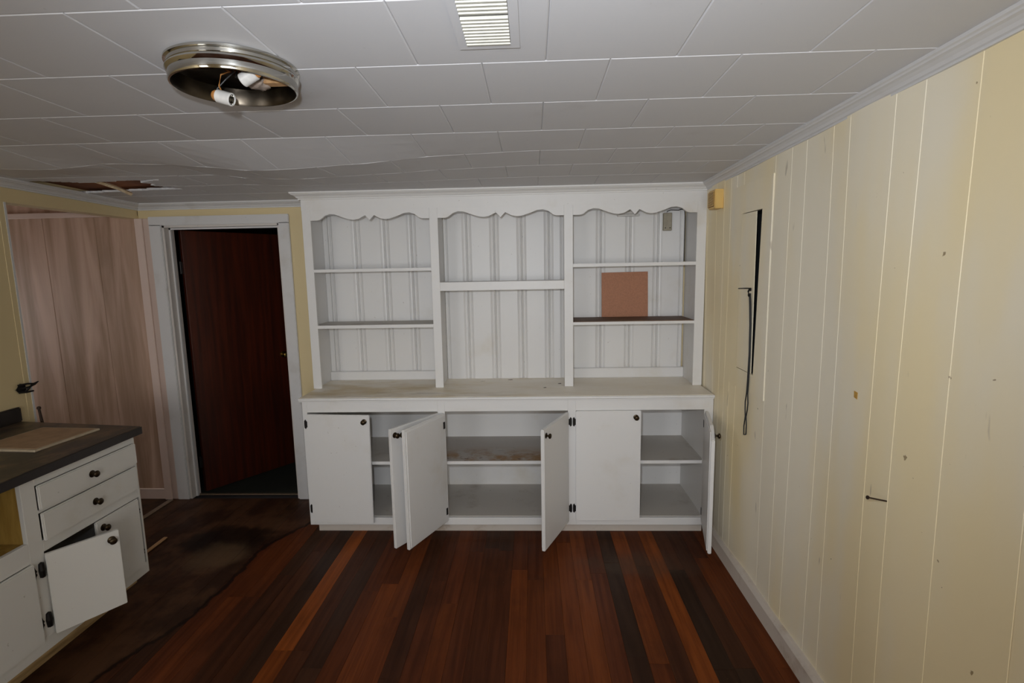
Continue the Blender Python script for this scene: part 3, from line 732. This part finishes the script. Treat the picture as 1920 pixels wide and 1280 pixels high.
# counter, backsplash, board
kt = thing('kitchen_counter', 'dark worn laminate kitchen counter with a low backsplash', 'counter', (-2.4, 1.8, .886))
make('counter_slab', G().prism([(LW+.001, KN-.02), (-2.036, KN-.02), (-2.036, 2.583), (LW+.001, 2.69)], lambda p, z: (p[0], p[1], z), .886, .926), 'laminate', kt, bevel=.004, seg=2)
make('front_edge', G().box(-2.037, -2.0345, KN-.02, 2.583, .8865, .9235), 'lam_edge', kt)
make('backsplash', G().box(LW+.001, LW+.024, KN-.02, 2.69, .9262, 1.006), 'lam_edge', kt, bevel=.006, seg=2)
bc = Vector((-2.373, 2.361, .926))
bc.z += .0005
cb = thing('cutting_board', 'square tan board with a pale raised rim lying on the dark counter', 'board', bc, rz=math.radians(-4.5))
make('board_body', G().box(-.163, .163, -.166, .166, 0, .011), 'boardrim', cb, local=True, bevel=.003)
make('board_face', G().box(-.148, .148, -.150, .150, .011, .0135), 'boardtop', cb, local=True, bevel=.001)
# iron bracket on the wall end, rod behind the counter
ib = thing('iron_bracket', 'black wrought iron bracket screwed to the yellow wall end', 'bracket', (LW+.008, 2.735, 1.10))
make('plate', G().prism([(2.688, 1.098), (2.715, 1.128), (2.740, 1.122), (2.742, 1.080), (2.705, 1.076)], lambda p, x: (x, p[0], p[1]), LW+.006, LW+.012), 'iron', ib)
for P in ([(LW+.010, 2.70, 1.12), (LW+.03, 2.735, 1.124), (LW+.035, 2.765, 1.118), (LW+.03, 2.80, 1.124)], [(LW+.010, 2.70, 1.10), (LW+.03, 2.74, 1.104), (LW+.032, 2.775, 1.112), (LW+.03, 2.80, 1.124)], [(LW+.010, 2.70, 1.082), (LW+.026, 2.73, 1.078), (LW+.03, 2.765, 1.078)], [(LW+.012, 2.735, 1.078), (LW+.03, 2.745, 1.10), (LW+.03, 2.765, 1.118)]):
    make('prong', G().tube(P, [.006, .005, .0045, .003][:len(P)]), 'iron', ib)
rd = thing('metal_rod', 'thin dark metal rod with a round head standing behind the counter', 'rod', (-2.70, 2.72, 0))
make('shaft', G().tube([(-2.700, 2.72, 0), (-2.700, 2.72, .80), (-2.701, 2.72, .90), (-2.708, 2.72, .965), (-2.710, 2.72, .985)], [.008, .008, .0075, .006, .006]), 'rust', rd)
make('head', G().lathe([(.003, -.009), (.009, -.006), (.0105, 0), (.008, .007), (.003, .009)], (-2.710, 2.72, .991), seg=12), 'rust', rd, smooth=True)
tag(make('wood_scrap', G().box(-.013, .013, -.095, .095, 0, .007), 'stick', local=True, loc=(-2.408, 3.06, .001), rot=(0, 0, .02), bevel=.002), 'short light wood strip lying on the floor beyond the kitchen cabinet', 'scrap')

# ================================================================== CEILING LIGHT
FX, FY = -.79, 1.475; FZ = zflat(FY)
cl = thing('ceiling_light', 'round polished chrome ceiling light pan without its glass, bare sockets hanging', 'ceiling light', (FX, FY, FZ))
pan = make('pan', G().lathe([(.158, .002), (.163, -.001), (.163, -.006), (.157, -.009), (.156, -.016), (.160, -.020), (.162, -.026), (.159, -.031), (.156, -.034), (.157, -.052), (.155, -.056), (.151, -.057)], (FX, FY, FZ), seg=64, caps=False), 'chrome', cl, smooth=True)
make('pan_inside', G().lathe([(.151, -.057), (.148, -.050), (.147, -.012), (.135, -.006), (.0005, -.006)], (FX, FY, FZ), seg=64, caps=False), 'pan_in', pan, smooth=True)
make('crossbar', G().box(FX-.02, FX+.02, FY-.09, FY+.09, FZ-.012, FZ-.006), 'chrome', cl, bevel=.001)
def socket(c, axis):
    c = Vector(c); ax = Vector(axis).normalized(); K = lambda pr: [(r*.86, h*.84) for r, h in pr]
    so = make('socket', G().lathe(K([(.0165, -.024), (.0195, -.022), (.0195, .024), (.0175, .026), (.0155, .026), (.0150, .010), (.0148, -.012), (.0005, -.014)]), c, ax, 22, caps=False), 'porcelain', cl, smooth=True)
    make('screw_shell', G().lathe(K([(.0152, .022), (.0140, .019), (.0150, .016), (.0138, .013), (.0148, .010), (.0136, .007), (.0146, .004), (.0134, .0), (.0005, -.004)]), c, ax, 18, caps=False), 'chrome', so, smooth=True)
    make('fibre_sleeve', G().lathe(K([(.0005, -.040), (.012, -.038), (.016, -.032), (.0165, -.023)]), c, ax, 16, caps=False), 'fibre', so, smooth=True)
    return so
socket((-.804, 1.440, 2.160), (.93, -.08, -.28))
socket((-.712, 1.398, 2.196), (-.86, .08, -.40))
make('wire', G().tube([(FX, FY, FZ-.01), (-.81, 1.465, 2.215), (-.835, 1.462, 2.19), (-.832, 1.462, 2.172), (-.82, 1.452, 2.168)], .0022), 'wire', cl)
make('wire', G().tube([(FX+.02, FY-.02, FZ-.01), (-.77, 1.44, 2.21), (-.69, 1.40, 2.215), (-.672, 1.405, 2.20), (-.69, 1.398, 2.195)], .0022), 'wire', cl)
make('wire', G().tube([(FX-.01, FY, FZ-.01), (-.82, 1.46, 2.225), (-.825, 1.455, 2.195), (-.815, 1.45, 2.178)], .0018), 'fibre', cl)
make('wood_block', G().box(-.712, -.652, 1.468, 1.500, FZ-.045, FZ-.018), 'stick', cl, bevel=.002)
rb = random.Random(3); g = G()
bmw = bmesh.new(); bmesh.ops.create_icosphere(bmw, subdivisions=3, radius=.03)
for v in bmw.verts: v.co *= 1+.28*math.sin(9*v.co.x*30+v.co.y*170)*math.cos(v.co.z*150+v.co.x*90); v.co.z *= .55
g.add([(v.co.x-.735, v.co.y+1.485, v.co.z+FZ-.038) for v in bmw.verts], [tuple(x.index for x in f.verts) for f in bmw.faces]); bmw.free()
make('paper_wad', g, 'paper', cl, smooth='all')

# ================================================================== CEILING VENT
vt = thing('ceiling_vent', 'white louvred ceiling vent with its frame painted over grey', 'vent', (-.097, 1.25, zflat(1.25)))
zv = lambda y: zflat(y)
g = G()
for a in ((-.172, -.152, 1.02, 1.405), (-.044, -.022, 1.02, 1.405), (-.152, -.044, 1.383, 1.405), (-.152, -.044, 1.02, 1.04)):
    for zz in (1,): g.add([(a[0], a[2], zv(a[2])+.001), (a[1], a[2], zv(a[2])+.001), (a[1], a[3], zv(a[3])+.001), (a[0], a[3], zv(a[3])+.001), (a[0], a[2], zv(a[2])-.005), (a[1], a[2], zv(a[2])-.005), (a[1], a[3], zv(a[3])-.005), (a[0], a[3], zv(a[3])-.005)], [(0, 1, 2, 3), (7, 6, 5, 4), (0, 4, 5, 1), (1, 5, 6, 2), (2, 6, 7, 3), (3, 7, 4, 0)])
make('frame', g, 'ceiling', vt)
make('duct_back', G().box(-.152, -.044, 1.04, 1.383, zv(1.04)-.001, zv(1.04)+.004), 'darkwall', vt)
y = 1.378; k = 0
while y > 1.045:
    z = zv(y)
    make('slat', G().prism([(y, z-.0085), (y-.0085, z-.0095), (y-.0100, z-.0075), (y-.0085, z-.003), (y-.0070, z-.003), (y-.0075, z-.0065), (y, z-.0055)], lambda p, x: (x, p[0], p[1]), -.151, -.045), 'vent', vt)
    y -= .0158 if k != 8 else .026
    k += 1

# hanging strip in the ceiling hole
tag(make('wood_lath', G().tube([(-2.44, 2.90, 2.235), (-2.43, 3.00, 2.225), (-2.40, 3.08, 2.205), (-2.385, 3.16, 2.183)], [.011, .012, .010, .012], 4), 'lath', loc=(-2.40, 3.08, 2.205)), 'pale splintered wood strip hanging out of the torn ceiling hole', 'wood strip')

# ================================================================== THINGS ON THE RIGHT WALL
X = RW-.004
ah = thing('access_panel', 'cream access hatch hanging ajar over a black gap on the right wall', 'hatch', (RW, 2.73, 1.05))
def wallslab(polyYZ, x0, x1): return G().prism(polyYZ, lambda p, x: (x, p[0], p[1]), x0, x1)
OY0, OY1, OZ0, OZ1 = 2.507, 2.958, 1.05, 2.105
gpf = G()
for q in ([(OY0, OZ0), (OY0, OZ1), (HY0+.005, HZ1), (HY0+.030, HZ0)], [(OY0, OZ1), (OY1, OZ1), (HY1, HZ1), (HY0+.005, HZ1)], [(OY1, OZ1), (OY1, OZ0), (HY1, HZ0), (HY1, HZ1)], [(OY1, OZ0), (OY0, OZ0), (HY0+.030, HZ0), (HY1, HZ0)]):
    gpf.prism(q, lambda p, x: (x, p[0], p[1]), RW-.0125, RW-.002)
make('frame', gpf, 'panel', ah)
make('hatch', wallslab([(2.848, 1.957), (2.668, 1.955), (2.657, 1.153), (2.848, 1.155)], RW-.0145, RW-.0115), 'panel', ah)
make('hook', G().tube([(RW-.018, 2.70, 1.580), (RW-.038, 2.715, 1.580), (RW-.040, 2.76, 1.578), (RW-.036, 2.80, 1.576)], .0028).tube([(RW-.018, 2.70, 1.58), (RW-.030, 2.69, 1.565), (RW-.030, 2.685, 1.548), (RW-.024, 2.69, 1.54)], .0045).lathe([(.009, 0), (.007, .004)], (RW-.018, 2.69, 1.575), (-1, 0, 0), 12), 'iron', ah)
cz_ = thing('cord', 'looped black cord hanging from the hatch hook', 'cord', (RW-.03, 2.685, .826))
xx = RW-.0215
make('strand', G().tube([(xx, 2.684, 1.556), (xx, 2.672, 1.50), (xx+.002, 2.667, 1.40), (xx+.003, 2.664, 1.25), (xx+.003, 2.667, 1.12), (xx+.003, 2.672, 1.05), (xx+.003, 2.664, 1.00), (xx+.003, 2.668, .965), (xx+.003, 2.680, .925), (xx+.003, 2.672, .88), (xx+.003, 2.672, .832)], .0032), 'cord', cz_)
make('strand', G().tube([(xx-.003, 2.690, 1.556), (xx-.003, 2.680, 1.50), (xx-.001, 2.672, 1.40), (xx, 2.668, 1.25), (xx, 2.673, 1.12), (xx, 2.678, 1.05), (xx, 2.690, 1.00), (xx, 2.688, .965), (xx, 2.682, .925), (xx, 2.694, .87), (xx, 2.692, .824), (xx, 2.672, .832)], .0032), 'cord', cz_)
cm = thing('door_chime', 'yellowed plastic chime box with louvres high in the right wall corner', 'chime', (RW, 3.22, 2.02))
cy0, cy1, cz0, cz1, cx0 = 3.150, 3.262, 2.022, 2.130, RW-.062
make('case', G().box(cx0+.006, RW-.004, cy0, cy1, cz0, cz1), 'chime', cm, bevel=.004, seg=2)
make('back_plate', G().box(RW-.008, RW-.003, cy0-.006, cy1+.004, cz0-.004, cz1+.004), 'chime', cm)
make('grille_shade_slab', G().box(cx0+.0045, cx0+.0062, cy0+.012, cy1-.002, cz0+.012, cz1-.010), 'grille_shade', cm)  # brown slab paints the shade between the louvres
for k in range(11): make('louvre', G().box(cx0, cx0+.008, cy0+.012, cy1-.002, cz0+.0155+k*.0076, cz0+.0195+k*.0076), 'chime', cm)
nl = thing('nail', 'long dark nail sticking out of the cream wall', 'nail', (RW, 1.613, .954))
make('shank', G().tube([(RW+.01, 1.613, .953), (RW-.078, 1.594, .978)], .0026), 'rust', nl)
make('nail_head', G().lathe([(.006, -.001), (.006, .0015)], (RW-.079, 1.5938, .9783), (-.96, -.21, .27), 12), 'rust', nl)
def on_wall(y, z): return RW-.004-bulge(y, z)
tp = make('tape_scrap', wallslab([(1.800, 1.236), (1.800, 1.260), (1.820, 1.262), (1.819, 1.240)], on_wall(1.81, 1.25)-.0012, on_wall(1.81, 1.25)+.001), 'tape', loc=(RW, 1.81, 1.25))
tag(tp, 'small scrap of old yellow tape stuck on the cream wall', 'tape')
